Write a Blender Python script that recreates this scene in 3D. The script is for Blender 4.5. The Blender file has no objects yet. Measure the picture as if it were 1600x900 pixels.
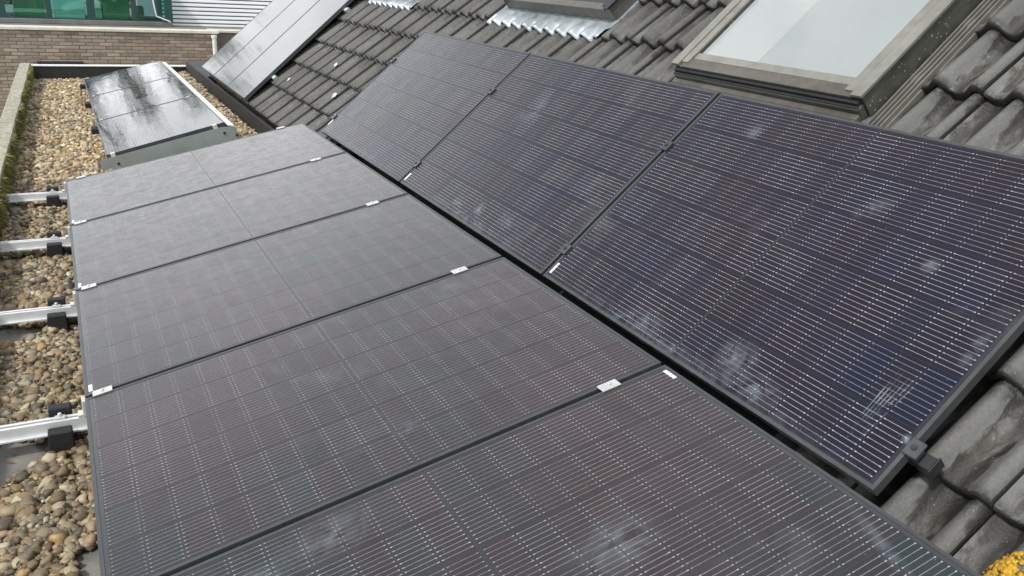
import bpy, bmesh, math, random
import numpy as np
from mathutils import Matrix, Vector

random.seed(7); rng = np.random.default_rng(11)
scene = bpy.context.scene
COL = scene.collection

# ------------------------------------------------------------------ camera
F_PX = 1303.0                       # focal length in pixels of the 1600 px wide photograph
YAW, PITCH, ROLL = 0.5004, 0.3546, 0.0594
CAM = Vector((0.0572, -0.7762, 1.681))
def cam_matrix():
    cy, sy, cp, sp = math.cos(YAW), math.sin(YAW), math.cos(PITCH), math.sin(PITCH)
    fwd = Vector((sy*cp, cy*cp, -sp)); right = Vector((cy, -sy, 0)); up = right.cross(fwd)
    r2 = math.cos(ROLL)*right + math.sin(ROLL)*up
    u2 = -math.sin(ROLL)*right + math.cos(ROLL)*up
    m = Matrix((r2, u2, -fwd)).transposed().to_4x4(); m.translation = CAM
    return m
cd = bpy.data.cameras.new('camera'); cam = bpy.data.objects.new('camera', cd); COL.objects.link(cam)
cd.sensor_width = 36.0; cd.lens = 36.0*F_PX/1600.0; cd.clip_start = 0.05; cd.clip_end = 2000
cam.matrix_world = cam_matrix(); scene.camera = cam
scene.render.resolution_x, scene.render.resolution_y = 1024, 576

# ------------------------------------------------------------------ sky and sun
SUN_EL, SUN_AZ = math.radians(50), math.radians(-110)      # azimuth from +Y, clockwise towards +X
world = bpy.data.worlds.new('World'); scene.world = world; world.use_nodes = True
wt = world.node_tree; wt.nodes.clear()
def wn(t, **k):
    n = wt.nodes.new(t)
    for a, b in k.items(): setattr(n, a, b)
    return n
sky = wn('ShaderNodeTexSky', sky_type='NISHITA'); sky.sun_disc = False
sky.sun_elevation = SUN_EL; sky.sun_rotation = SUN_AZ; sky.air_density = 1.0; sky.dust_density = 3.0
tc = wn('ShaderNodeTexCoord'); mp = wn('ShaderNodeMapping'); mp.inputs['Scale'].default_value = (1.0, 1.0, 2.6)
nz = wn('ShaderNodeTexNoise'); nz.inputs['Scale'].default_value = 2.3; nz.inputs['Detail'].default_value = 7; nz.inputs['Roughness'].default_value = 0.58
wt.links.new(tc.outputs['Generated'], mp.inputs['Vector']); wt.links.new(mp.outputs['Vector'], nz.inputs['Vector'])
cr = wn('ShaderNodeMapRange'); cr.inputs[1].default_value = 0.32; cr.inputs[2].default_value = 0.52
wt.links.new(nz.outputs['Fac'], cr.inputs[0])
nz2 = wn('ShaderNodeTexNoise'); nz2.inputs['Scale'].default_value = 5.0; nz2.inputs['Detail'].default_value = 6
wt.links.new(mp.outputs['Vector'], nz2.inputs['Vector'])
cc = wn('ShaderNodeValToRGB'); cc.color_ramp.elements[0].position = 0.3; cc.color_ramp.elements[1].position = 0.68
cc.color_ramp.elements[0].color = (8.8, 9.3, 9.6, 1); cc.color_ramp.elements[1].color = (14.0, 14.4, 14.6, 1)
wt.links.new(nz2.outputs['Fac'], cc.inputs['Fac'])
# hazy overcast: thicker and brighter cloud low in the sky all round, thinner overhead
sx = wn('ShaderNodeSeparateXYZ'); wt.links.new(tc.outputs['Generated'], sx.inputs[0])
hz = wn('ShaderNodeMapRange', interpolation_type='SMOOTHSTEP'); hz.inputs[1].default_value = 0.02; hz.inputs[2].default_value = 0.62; hz.inputs[3].default_value = 1.75; hz.inputs[4].default_value = 0.55
wt.links.new(sx.outputs['Z'], hz.inputs[0])
cov = wn('ShaderNodeMath', operation='MULTIPLY_ADD'); wt.links.new(hz.outputs[0], cov.inputs[0]); cov.inputs[1].default_value = 0.5; cov.inputs[2].default_value = -0.32; cov.use_clamp = True
ad = wn('ShaderNodeMath', operation='ADD', use_clamp=True); wt.links.new(cr.outputs[0], ad.inputs[0]); wt.links.new(cov.outputs[0], ad.inputs[1])
ml = wn('ShaderNodeVectorMath', operation='SCALE'); wt.links.new(cc.outputs['Color'], ml.inputs[0]); wt.links.new(hz.outputs[0], ml.inputs['Scale'])
mx = wn('ShaderNodeMix', data_type='RGBA'); wt.links.new(ad.outputs[0], mx.inputs[0])
wt.links.new(sky.outputs['Color'], mx.inputs[6]); wt.links.new(ml.outputs[0], mx.inputs[7])
bg = wn('ShaderNodeBackground'); bg.inputs['Strength'].default_value = 0.1
wt.links.new(mx.outputs[2], bg.inputs['Color'])
wo = wn('ShaderNodeOutputWorld'); wt.links.new(bg.outputs[0], wo.inputs['Surface'])

sd = bpy.data.lights.new('sun', 'SUN'); sd.energy = 2.9; sd.angle = math.radians(5); sd.color = (1.0, 0.97, 0.93)
sun = bpy.data.objects.new('sun', sd); COL.objects.link(sun)
sdir = Vector((math.cos(SUN_EL)*math.sin(SUN_AZ), math.cos(SUN_EL)*math.cos(SUN_AZ), math.sin(SUN_EL)))
sun.rotation_euler = sdir.to_track_quat('Z', 'Y').to_euler()
sun.location = (-9, -4, 12)

vs = scene.view_settings
vs.view_transform = 'Standard'; vs.look = 'None'; vs.gamma = 1.0; vs.use_curve_mapping = False; vs.exposure = 0.18

# ------------------------------------------------------------------ helpers
class NT:
    """small node-graph builder"""
    def __init__(s, name):
        s.m = bpy.data.materials.new(name); s.m.use_nodes = True; s.t = s.m.node_tree; s.t.nodes.clear()
        s.out = s.t.nodes.new('ShaderNodeOutputMaterial')
        s.c = s.t.nodes.new('ShaderNodeTexCoord'); s.g = s.t.nodes.new('ShaderNodeNewGeometry')
    def n(s, t, **k):
        x = s.t.nodes.new(t)
        for a, b in k.items(): setattr(x, a, b)
        return x
    def put(s, sock, v):
        if isinstance(v, bpy.types.NodeSocket): s.t.links.new(v, sock)
        elif isinstance(v, tuple) and len(v) == 3 and sock.type == 'RGBA': sock.default_value = (*v, 1)
        else: sock.default_value = v
    def math(s, op, a, b=0.0, c=None, clamp=False):
        x = s.n('ShaderNodeMath', operation=op, use_clamp=clamp); s.put(x.inputs[0], a); s.put(x.inputs[1], b)
        if c is not None: s.put(x.inputs[2], c)
        return x.outputs[0]
    def rng(s, v, a, b, c=0.0, d=1.0, smooth=False):
        x = s.n('ShaderNodeMapRange'); 
        if smooth: x.interpolation_type = 'SMOOTHSTEP'
        for i, q in enumerate((v, a, b, c, d)): s.put(x.inputs[i], q)
        return x.outputs[0]
    def mix(s, f, a, b):
        x = s.n('ShaderNodeMix', data_type='RGBA'); s.put(x.inputs[0], f); s.put(x.inputs[6], a); s.put(x.inputs[7], b); return x.outputs[2]
    def noise(s, vec, scale, detail=4, rough=0.55, dist=0.0):
        x = s.n('ShaderNodeTexNoise'); s.put(x.inputs['Vector'], vec); x.inputs['Scale'].default_value = scale
        x.inputs['Detail'].default_value = detail; x.inputs['Roughness'].default_value = rough; x.inputs['Distortion'].default_value = dist
        return x.outputs['Fac']
    def voro(s, vec, scale):
        x = s.n('ShaderNodeTexVoronoi'); s.put(x.inputs['Vector'], vec); x.inputs['Scale'].default_value = scale; return x
    def map(s, vec, scale=(1,1,1), loc=(0,0,0), rot=(0,0,0)):
        x = s.n('ShaderNodeMapping'); s.put(x.inputs['Vector'], vec); x.inputs['Scale'].default_value = scale
        x.inputs['Location'].default_value = loc; x.inputs['Rotation'].default_value = rot; return x.outputs[0]
    def sep(s, vec):
        x = s.n('ShaderNodeSeparateXYZ'); s.put(x.inputs[0], vec); return x.outputs
    def bump(s, h, strength=0.3, dist=0.01):
        x = s.n('ShaderNodeBump'); x.inputs['Strength'].default_value = strength; x.inputs['Distance'].default_value = dist; s.put(x.inputs['Height'], h); return x.outputs[0]
    def rand(s):
        return s.n('ShaderNodeObjectInfo').outputs['Random']
    def bsdf(s, **k):
        x = s.n('ShaderNodeBsdfPrincipled')
        for a, b in k.items(): s.put(x.inputs[a.replace('_', ' ')], b)
        s.t.links.new(x.outputs[0], s.out.inputs[0]); return x
    @property
    def pos(s): return s.g.outputs['Position']
    @property
    def obj(s): return s.c.outputs['Object']

def simple(name, col, rough=0.5, metal=0.0, var=0.12, scale=40, bump=0.0):
    t = NT(name); f = t.noise(t.pos, scale, 5); f2 = t.noise(t.pos, scale*0.13, 3)
    lo = tuple(c*(1-var*1.8) for c in col); hi = tuple(min(1, c*(1+var)) for c in col)
    c = t.mix(t.rng(t.math('ADD', f, f2), 0.7, 1.3), lo, hi)
    k = dict(Base_Color=c, Roughness=t.rng(f2, 0.3, 0.7, max(0.02, rough-0.08), min(1, rough+0.08)), Metallic=metal)
    if bump: k['Normal'] = t.bump(f, bump, 0.004)
    t.bsdf(**k); return t.m

M = {}
# --- photovoltaic cells under dusty textured glass
def dust_layer(t, amount):
    p = t.pos
    big = t.noise(p, 1.6, 4, 0.6, 0.6); med = t.noise(p, 9.0, 5, 0.65); fine = t.noise(p, 220.0, 3, 0.7)
    patch = t.rng(big, 0.54, 0.76, 0.0, 1.0, True)
    streak = t.noise(t.map(p, (2.0, 34.0, 2.0)), 1.0, 3)
    d = t.math('MULTIPLY', t.rng(med, 0.3, 0.75, 0.25, 1.0), amount)
    d = t.math('ADD', d, t.math('MULTIPLY', t.math('MULTIPLY', patch, t.rng(med, 0.4, 0.7)), 0.10))
    d = t.math('ADD', d, t.math('MULTIPLY', t.rng(streak, 0.5, 0.8), amount*0.35))
    d = t.math('MULTIPLY', d, t.rng(fine, 0.25, 0.75, 0.5, 1.4))
    v = t.voro(p, 120.0); w = t.n('ShaderNodeTexWhiteNoise'); t.put(w.inputs['Vector'], v.outputs['Position'])
    sp = t.math('MULTIPLY', t.math('LESS_THAN', v.outputs['Distance'], 0.13), t.math('GREATER_THAN', w.outputs['Value'], 0.962))
    return t.math('ADD', d, t.math('MULTIPLY', sp, 0.55), clamp=True)

def cell_material(name, dust, rough, line_alb, hue_a, hue_b, sheen, vary, barw, ior):
    t = NT(name); x, y, z = t.sep(t.obj)[0:3]
    PITCHB = 0.0173
    fr = t.math('FRACT', t.math('ADD', t.math('DIVIDE', y, PITCHB), 10.0))
    d = t.math('MULTIPLY', t.math('ABSOLUTE', t.math('SUBTRACT', fr, 0.5)), PITCHB)
    inside = t.math('LESS_THAN', t.math('ABSOLUTE', y), PITCHB*5)
    ax = t.math('ABSOLUTE', x)
    bar = t.math('MULTIPLY', t.math('LESS_THAN', d, 0.00078), t.math('LESS_THAN', ax, 0.0425))
    pad = t.math('MULTIPLY', t.math('LESS_THAN', d, 0.0017), t.math('GREATER_THAN', ax, 0.0375))
    pad = t.math('MULTIPLY', pad, t.math('LESS_THAN', ax, 0.0432))
    # solder dots along every ribbon
    dots = t.math('MULTIPLY', t.math('LESS_THAN', d, 0.0009), t.math('GREATER_THAN', t.math('FRACT', t.math('MULTIPLY', x, 78.0)), 0.86))
    wob = t.rng(t.noise(t.pos, 130.0, 3, 0.7), 0.33, 0.62, 0.55, 1.0)
    m = t.math('MULTIPLY', inside, t.math('MAXIMUM', t.math('MULTIPLY', bar, barw), t.math('MAXIMUM', t.math('MULTIPLY', dots, 0.72), pad)))
    m = t.math('MULTIPLY', m, wob)
    rr = t.n('ShaderNodeTexWhiteNoise', noise_dimensions='1D'); t.put(rr.inputs['W'], t.math('MULTIPLY', t.rand(), 917.0))
    m = t.math('MULTIPLY', m, t.rng(rr.outputs['Value'], 0.0, 1.0, vary, 1.08))
    tint = t.mix(t.rng(t.noise(t.pos, 1.1, 3), 0.35, 0.65), hue_a, hue_b)
    tint = t.mix(t.math('MULTIPLY', t.rand(), 0.7), tint, tuple(0.6*q for q in hue_a))
    col = t.mix(m, tint, (line_alb, line_alb, line_alb*1.02))
    du = dust_layer(t, dust)
    col = t.mix(du, col, (0.42, 0.39, 0.385))
    rg = t.rng(t.noise(t.pos, 14.0, 4), 0.3, 0.7, rough-0.05, rough+0.05)
    b = t.bsdf(Base_Color=col, Roughness=rg)
    b.inputs['IOR'].default_value = ior; b.inputs['Sheen Weight'].default_value = sheen; b.inputs['Sheen Tint'].default_value = (1.0, 0.93, 0.95, 1); b.inputs['Sheen Roughness'].default_value = 0.35
    return t.m
M['cell_flat'] = cell_material('cells_flat_row', 0.040, 0.27, 0.36, (0.036, 0.020, 0.026), (0.006, 0.016, 0.022), 0.27, 0.62, 0.70, 1.48)
M['cell_roof'] = cell_material('cells_roof_row', 0.004, 0.25, 0.38, (0.014, 0.007, 0.017), (0.001, 0.005, 0.022), 0.06, 0.50, 0.80, 1.42)
def sheet_material(name, dust, rough, sheen=0.25):
    t = NT(name); du = dust_layer(t, dust)
    col = t.mix(du, (0.012, 0.014, 0.02), (0.40, 0.405, 0.40))
    b = t.bsdf(Base_Color=col, Roughness=rough, Sheen_Weight=sheen); b.inputs['IOR'].default_value = 1.55; return t.m
M['sheet_flat'] = sheet_material('glass_margin_flat', 0.050, 0.27)
M['sheet_roof'] = sheet_material('glass_margin_roof', 0.004, 0.25, 0.035)
# older smooth glass panels
def smooth_glass(name, wave, ior):
    t = NT(name)
    f = t.noise(t.map(t.pos, (2.2, 0.5, 2.2)), 1.3, 3, 0.5, 0.4); f2 = t.noise(t.pos, 3.0, 3)
    du = t.math('MULTIPLY', t.noise(t.pos, 60.0, 4), 0.05)
    x, y, z = t.sep(t.obj)[0:3]
    ln = t.math('LESS_THAN', t.math('ABSOLUTE', t.math('SUBTRACT', t.math('FRACT', t.math('DIVIDE', x, 0.0265)), 0.5)), 0.06)
    col = t.mix(t.math('MULTIPLY', ln, 0.5), (0.012, 0.014, 0.02), (0.3, 0.3, 0.3))
    col = t.mix(du, col, (0.4, 0.4, 0.4))
    h = t.math('ADD', f, t.math('MULTIPLY', f2, 0.15))
    b = t.bsdf(Base_Color=col, Roughness=t.rng(f2, 0.3, 0.7, 0.05, 0.10), Normal=t.bump(h, wave, 0.02)); b.inputs['IOR'].default_value = ior
    return t.m
M['old_glass'] = smooth_glass('old_panel_glass', 0.24, 1.38)
M['old_glass2'] = smooth_glass('old_panel_glass_roof', 0.06, 1.66)
M['seam'] = sheet_material('dark_centre_seam', 0.0, 0.42, 0.15)
M['frame'] = simple('black_anodised_frame', (0.075, 0.08, 0.083), 0.42, 0.35, 0.1, 60)
M['black_metal'] = simple('black_metal', (0.035, 0.036, 0.04), 0.45, 0.2)
M['rubber'] = simple('black_rubber', (0.016, 0.017, 0.019), 0.7, 0, 0.2, 70, 0.3)
M['alu'] = simple('bare_aluminium', (0.80, 0.82, 0.83), 0.45, 0.30, 0.06, 25)
M['alu_white'] = simple('bright_aluminium', (0.66, 0.66, 0.65), 0.42, 0.35, 0.10, 60)
M['label'] = simple('white_label', (0.82, 0.82, 0.80), 0.5, 0, 0.03)
M['galv'] = simple('galvanised_plate', (0.30, 0.34, 0.335), 0.5, 0.35, 0.10, 8)
M['white_plastic'] = simple('white_plastic', (0.72, 0.72, 0.68), 0.5, 0, 0.06)
M['lead'] = simple('dark_flashing', (0.020, 0.021, 0.023), 0.6, 0.0, 0.25, 14, 0.3)
M['zinc'] = simple('zinc_flashing', (0.36, 0.40, 0.43), 0.42, 0.45, 0.22, 9)
M['taupe'] = simple('taupe_painted_aluminium', (0.125, 0.118, 0.10), 0.40, 0.30, 0.22, 16)
M['taupe_light'] = simple('light_taupe_aluminium', (0.27, 0.265, 0.235), 0.38, 0.35, 0.14, 16)
M['navy'] = simple('dark_blue_black_frame', (0.016, 0.019, 0.028), 0.35, 0.1)
M['lining'] = simple('white_lining', (0.92, 0.93, 0.92), 0.6, 0, 0.01)
M['blind'] = simple('light_grey_blind', (0.40, 0.42, 0.42), 0.7, 0, 0.02)

def lichen_paint():
    t = NT('lichen_spotted_casing'); f = t.noise(t.pos, 12.0, 4)
    col = t.mix(t.rng(f, 0.35, 0.65), (0.050, 0.050, 0.040), (0.085, 0.083, 0.068))
    for sc, th, rad in ((60.0, 0.58, 0.34), (28.0, 0.74, 0.26)):
        v = t.voro(t.map(t.pos, (1, 1, 1)), sc); w = t.n('ShaderNodeTexWhiteNoise'); t.put(w.inputs['Vector'], v.outputs['Position'])
        sp = t.math('MULTIPLY', t.rng(t.math('ADD', v.outputs['Distance'], t.math('MULTIPLY', t.noise(t.pos, 200.0), 0.15)), rad, rad*0.7), t.math('GREATER_THAN', t.math('MULTIPLY', w.outputs['Value'], t.rng(t.noise(t.pos, 4.0), 0.38, 0.58, 0.6, 1.0)), th))
        col = t.mix(t.math('MULTIPLY', sp, 0.8), col, (0.42, 0.41, 0.35))
    t.bsdf(Base_Color=col, Roughness=0.6); return t.m
M['casing'] = lichen_paint()
def pane_material(name, tint, refl=1.45, tr=0.93):
    t = NT(name); a = t.n('ShaderNodeBsdfTransparent'); a.inputs[0].default_value = (*[c*tr for c in tint], 1)
    g = t.n('ShaderNodeBsdfGlossy'); g.inputs['Roughness'].default_value = 0.03
    f = t.n('ShaderNodeFresnel'); t.put(f.inputs[0], t.rng(t.g.outputs['Backfacing'], 0.0, 1.0, refl, 1.0/refl))
    m = t.n('ShaderNodeMixShader'); t.put(m.inputs[0], f.outputs[0]); t.put(m.inputs[1], a.outputs[0]); t.put(m.inputs[2], g.outputs[0])
    t.t.links.new(m.outputs[0], t.out.inputs[0]); return t.m
M['pane'] = pane_material('window_glass', (0.99, 1.0, 1.0), 1.95, 0.98)
M['green_pane'] = pane_material('green_tinted_glass', (0.66, 0.93, 0.88), 1.45, 0.97)

def tile_material():
    t = NT('weathered_concrete_tile'); p = t.pos; o = t.sep(t.obj); r = t.rand()
    wide = t.math('ADD', t.math('MULTIPLY', t.noise(p, 0.9, 3), 0.5), t.rng(t.sep(p)[1], 0.8, 4.5, 0.36, 0.12)); big = t.noise(p, 2.6, 4, 0.6); med = t.noise(p, 15.0, 6, 0.65, 0.6)
    grain = t.noise(p, 330.0, 3, 0.8); grit = t.noise(p, 95.0, 4, 0.75)
    col = t.mix(t.rng(med, 0.36, 0.66), (0.042, 0.042, 0.042), (0.112, 0.113, 0.112))
    col = t.mix(t.rng(wide, 0.40, 0.62, 0.0, 0.80), col, (0.27, 0.275, 0.272))
    # worn, paler, gritty roll tops
    top = t.rng(o[2], 0.030, 0.066)
    col = t.mix(t.math('MULTIPLY', top, t.rng(grit, 0.36, 0.62, 0.15, 0.95)), col, (0.165, 0.160, 0.145))
    # dark algae stains in the pans, brown at their edges
    st = t.noise(t.map(t.obj, (17.0, 5.0, 9.0)), 1.0, 6, 0.62, 0.9)
    sv = t.math('ADD', t.math('ADD', st, t.math('MULTIPLY', big, 0.75)), t.math('MULTIPLY', top, -0.38))
    col = t.mix(t.rng(sv, 0.78, 0.87, 0.0, 0.80), col, (0.070, 0.050, 0.030))
    col = t.mix(t.rng(sv, 0.82, 0.93, 0.0, 0.94), col, (0.019, 0.016, 0.012))
    # grit
    col = t.mix(t.rng(grain, 0.56, 0.72, 0.0, 0.5), col, (0.20, 0.195, 0.18)); col = t.mix(t.rng(grain, 0.44, 0.30, 0.0, 0.6), col, (0.022, 0.021, 0.019))
    # silt and algae low in the pans
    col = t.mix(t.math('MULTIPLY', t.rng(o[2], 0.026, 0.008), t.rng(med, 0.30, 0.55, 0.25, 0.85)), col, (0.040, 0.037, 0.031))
    # moss grime plus painted shade along nose, side lip and under the next course
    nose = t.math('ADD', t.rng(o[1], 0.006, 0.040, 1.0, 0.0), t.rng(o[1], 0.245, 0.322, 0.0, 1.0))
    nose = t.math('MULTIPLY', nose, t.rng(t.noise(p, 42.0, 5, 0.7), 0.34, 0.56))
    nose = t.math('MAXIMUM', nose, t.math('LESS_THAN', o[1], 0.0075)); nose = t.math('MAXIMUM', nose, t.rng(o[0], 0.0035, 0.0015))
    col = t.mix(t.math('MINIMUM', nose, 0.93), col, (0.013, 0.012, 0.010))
    # moss in the joints, lichen dots
    ms = t.rng(t.noise(p, 21.0, 6, 0.75), 0.64, 0.69); col = t.mix(t.math('MULTIPLY', ms, 0.85), col, (0.050, 0.060, 0.014))
    for sc, th, rad in ((42.0, 0.955, 0.15), (110.0, 0.94, 0.24)):
        v = t.voro(p, sc); w = t.n('ShaderNodeTexWhiteNoise'); t.put(w.inputs['Vector'], v.outputs['Position'])
        sp = t.math('MULTIPLY', t.rng(v.outputs['Distance'], rad, rad*0.6), t.math('GREATER_THAN', w.outputs['Value'], th)); col = t.mix(t.math('MULTIPLY', sp, 0.65), col, (0.46, 0.45, 0.40))
    col = t.mix(t.math('MULTIPLY', r, 0.35), col, (0.085, 0.083, 0.078))
    col = t.mix(0.30, col, (0.0, 0.0, 0.0))
    rough = t.math('ADD', t.rng(big, 0.35, 0.65, 0.20, 0.46), t.math('MULTIPLY', top, 0.25))
    h = t.math('ADD', t.math('MULTIPLY', grit, 0.7), t.math('ADD', t.math('MULTIPLY', grain, 0.35), med))
    t.bsdf(Base_Color=col, Roughness=rough, Normal=t.bump(h, 0.55, 0.006)); return t.m
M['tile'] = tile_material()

def brick_material(name, a, b, c):
    t = NT(name); r = t.rand(); f = t.noise(t.pos, 16.0, 5, 0.65); g = t.noise(t.pos, 1.5, 3)
    col = t.mix(r, a, b); col = t.mix(t.rng(f, 0.4, 0.75), col, c); col = t.mix(t.rng(g, 0.5, 0.75, 0, 0.35), col, (0.30, 0.27, 0.22))
    t.bsdf(Base_Color=col, Roughness=0.85, Normal=t.bump(f, 0.4, 0.006)); return t.m
M['brick'] = brick_material('brown_brick', (0.19, 0.145, 0.11), (0.43, 0.35, 0.27), (0.31, 0.25, 0.20))
M['mortar'] = simple('mortar', (0.22, 0.19, 0.155), 0.9, 0, 0.2, 18, 0.3)
M['house_brick'] = simple('house_wall', (0.24, 0.18, 0.14), 0.9, 0, 0.2, 12, 0.3)
M['ground'] = simple('ground_paving', (0.16, 0.155, 0.14), 0.9, 0, 0.2, 1.2, 0.2)
def deck_material():
    t = NT('bitumen_deck'); f = t.noise(t.pos, 5.0, 5, 0.6); g = t.noise(t.pos, 60.0, 4)
    col = t.mix(t.rng(f, 0.35, 0.65), (0.13, 0.125, 0.115), (0.27, 0.26, 0.24)); col = t.mix(t.rng(g, 0.4, 0.7, 0, 0.5), col, (0.18, 0.17, 0.15))
    t.bsdf(Base_Color=col, Roughness=t.rng(f, 0.3, 0.6, 0.25, 0.6), Normal=t.bump(g, 0.2, 0.003)); return t.m
M['deck'] = deck_material()
def coping_material():
    t = NT('mossy_concrete_coping'); f = t.noise(t.pos, 7.0, 5, 0.65); g = t.noise(t.pos, 34.0, 4); nrm = t.sep(t.g.outputs['Normal'])
    col = t.mix(t.rng(f, 0.35, 0.68), (0.34, 0.325, 0.26), (0.50, 0.48, 0.41))
    col = t.mix(t.rng(g, 0.42, 0.62, 0, 0.75), col, (0.17, 0.165, 0.09)); col = t.mix(t.rng(t.noise(t.pos, 90.0, 4), 0.55, 0.7, 0, 0.6), col, (0.10, 0.10, 0.05))
    side = t.math('MULTIPLY', t.rng(nrm[0], 0.3, 0.8), t.rng(f, 0.30, 0.5)); col = t.mix(t.math('MULTIPLY', side, 0.85), col, (0.13, 0.135, 0.035))
    t.bsdf(Base_Color=col, Roughness=0.9, Normal=t.bump(t.math('ADD', f, g), 0.5, 0.01)); return t.m
M['coping'] = coping_material()
def attr_material(name, rough=0.6, bump=0.25, scale=160, spec=0.5):
    t = NT(name); a = t.n('ShaderNodeAttribute', attribute_name='tint'); f = t.noise(t.pos, scale, 4)
    col = t.mix(t.rng(f, 0.35, 0.7, 0, 0.35), a.outputs['Color'], (0.20, 0.165, 0.115))
    t.bsdf(Base_Color=col, Roughness=rough, Normal=t.bump(f, bump, 0.003)); return t.m
M['gravel'] = attr_material('gravel_stone', 0.55)
def leaf_material(name):
    t = NT(name); a = t.n('ShaderNodeAttribute', attribute_name='tint'); t.bsdf(Base_Color=a.outputs['Color'], Roughness=0.7); return t.m
M['moss'] = leaf_material('moss_tufts')
M['lichen'] = simple('pale_lichen', (0.62, 0.60, 0.52), 0.9, 0, 0.12, 90, 0.4)
M['yellow_lichen'] = simple('yellow_lichen', (0.62, 0.36, 0.03), 0.9, 0, 0.25, 120, 0.5)
M['board'] = simple('white_cladding', (0.90, 0.91, 0.93), 0.5, 0, 0.03, 4)
M['gap_grey'] = simple('cladding_gap', (0.16, 0.17, 0.20), 0.8)  # grey backing wall between the white boards
M['green_frame'] = simple('green_painted_frame', (0.006, 0.055, 0.048), 0.6, 0, 0.15)
M['olive'] = simple('olive_crate', (0.26, 0.27, 0.16), 0.7); M['cream'] = simple('cream_trim', (0.66, 0.63, 0.52), 0.6)
M['teal'] = simple('pale_teal_panel', (0.74, 0.84, 0.80), 0.5, 0, 0.04); M['wood'] = simple('brown_wood', (0.26, 0.17, 0.09), 0.75, 0, 0.25, 20)
M['roofing'] = simple('grey_roofing', (0.17, 0.17, 0.165), 0.8, 0, 0.2, 3)
def smear_material():
    t = NT('dried_smear'); f = t.noise(t.pos, 17.0, 3, 0.55, 0.8)
    a = t.n('ShaderNodeAttribute', attribute_name='edge')
    al = t.math('MULTIPLY', t.rng(f, 0.36, 0.74, 0.0, 0.36), t.math('POWER', a.outputs['Fac'], 1.2))
    b = t.bsdf(Base_Color=(0.34, 0.40, 0.45), Roughness=0.5, Alpha=al); return t.m
M['smear'] = smear_material()

def mesh_from(name, verts, faces, mat, smooth=False):
    me = bpy.data.meshes.new(name); me.from_pydata([tuple(v) for v in verts], [], faces); me.update()
    if mat: me.materials.append(M[mat])
    if smooth: me.polygons.foreach_set('use_smooth', [True]*len(me.polygons))
    return me
def link(name, data, parent=None, label=None, cat=None, group=None, kind=None, mw=None):
    o = bpy.data.objects.new(name, data); COL.objects.link(o)
    if mw is not None: o.matrix_basis = mw
    if parent is not None: o.parent = parent
    for k, v in (('label', label), ('category', cat), ('group', group), ('kind', kind)):
        if v: o[k] = v
    return o
def thing(name, label, cat, mw=None, group=None):
    o = link(name, None, None, label, cat, group, None, mw); o.empty_display_size = 0.1; return o

class MB:
    def __init__(s): s.v = []; s.f = []
    def box(s, x0, x1, y0, y1, z0, z1, fn=None):
        b = len(s.v); c = [(x0,y0,z0),(x1,y0,z0),(x1,y1,z0),(x0,y1,z0),(x0,y0,z1),(x1,y0,z1),(x1,y1,z1),(x0,y1,z1)]
        s.v += [fn(*q) for q in c] if fn else c
        s.f += [tuple(b+i for i in q) for q in ((3,2,1,0),(4,5,6,7),(0,1,5,4),(1,2,6,5),(2,3,7,6),(3,0,4,7))]
        return s
    def prism(s, poly, y0, y1, fn=None):          # polygon in (x, z), counter-clockwise seen from -Y
        b = len(s.v); n = len(poly); c = [(x,y0,z) for x,z in poly] + [(x,y1,z) for x,z in poly]
        s.v += [fn(*q) for q in c] if fn else c
        s.f.append(tuple(b+i for i in range(n))); s.f.append(tuple(b+n+i for i in reversed(range(n))))
        for i in range(n): j = (i+1) % n; s.f.append((b+j, b+i, b+n+i, b+n+j))
        return s
    def cyl(s, c0, c1, r, n=10):
        c0, c1 = Vector(c0), Vector(c1); ax = (c1-c0).normalized(); u = ax.orthogonal().normalized(); w = ax.cross(u); b = len(s.v)
        for c in (c0, c1):
            for i in range(n):
                a = 2*math.pi*i/n; s.v.append(tuple(c + r*(math.cos(a)*u + math.sin(a)*w)))
        for i in range(n): j = (i+1) % n; s.f.append((b+i, b+j, b+n+j, b+n+i))
        s.f.append(tuple(b+i for i in reversed(range(n)))); s.f.append(tuple(b+n+i for i in range(n))); return s
    def mesh(s, name, mat, bevel=0.0):
        me = mesh_from(name, s.v, s.f, mat)
        if bevel:
            bm = bmesh.new(); bm.from_mesh(me)
            bmesh.ops.bevel(bm, geom=bm.edges[:], offset=bevel, segments=1, affect='EDGES', clamp_overlap=True)
            bm.to_mesh(me); bm.free()
        return me
    def obj(s, name, mat, parent=None, bevel=0.0, **k): return link(name, s.mesh(name, mat, bevel), parent, **k)

# ------------------------------------------------------------------ frames of reference
A_T, A_Z = 0.2161, 0.17
B_T = 0.7292; B0 = Vector((1.7794, 0.3831, 0.5053))
SB, CB = math.sin(B_T), math.cos(B_T)
def RW(u, v, h): return (B0.x + u*CB - h*SB, v, B0.z + u*SB + h*CB)          # pitched roof: u up the slope, v along Y, h above the panel plane
def basis(x, y, z, o):
    m = Matrix((x, y, z)).transposed().to_4x4(); m.translation = Vector(o); return m
UA = Vector((math.cos(A_T), 0, math.sin(A_T))); NA = Vector((-math.sin(A_T), 0, math.cos(A_T)))
UB = Vector((CB, 0, SB)); NB = Vector((-SB, 0, CB)); YV = Vector((0, 1, 0))
ROOFM = basis(UB, YV, NB, (B0.x, 0, B0.z))                                    # local (u, v, h)
AM = basis(UA, YV, NA, (0, 0, A_Z))

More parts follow.
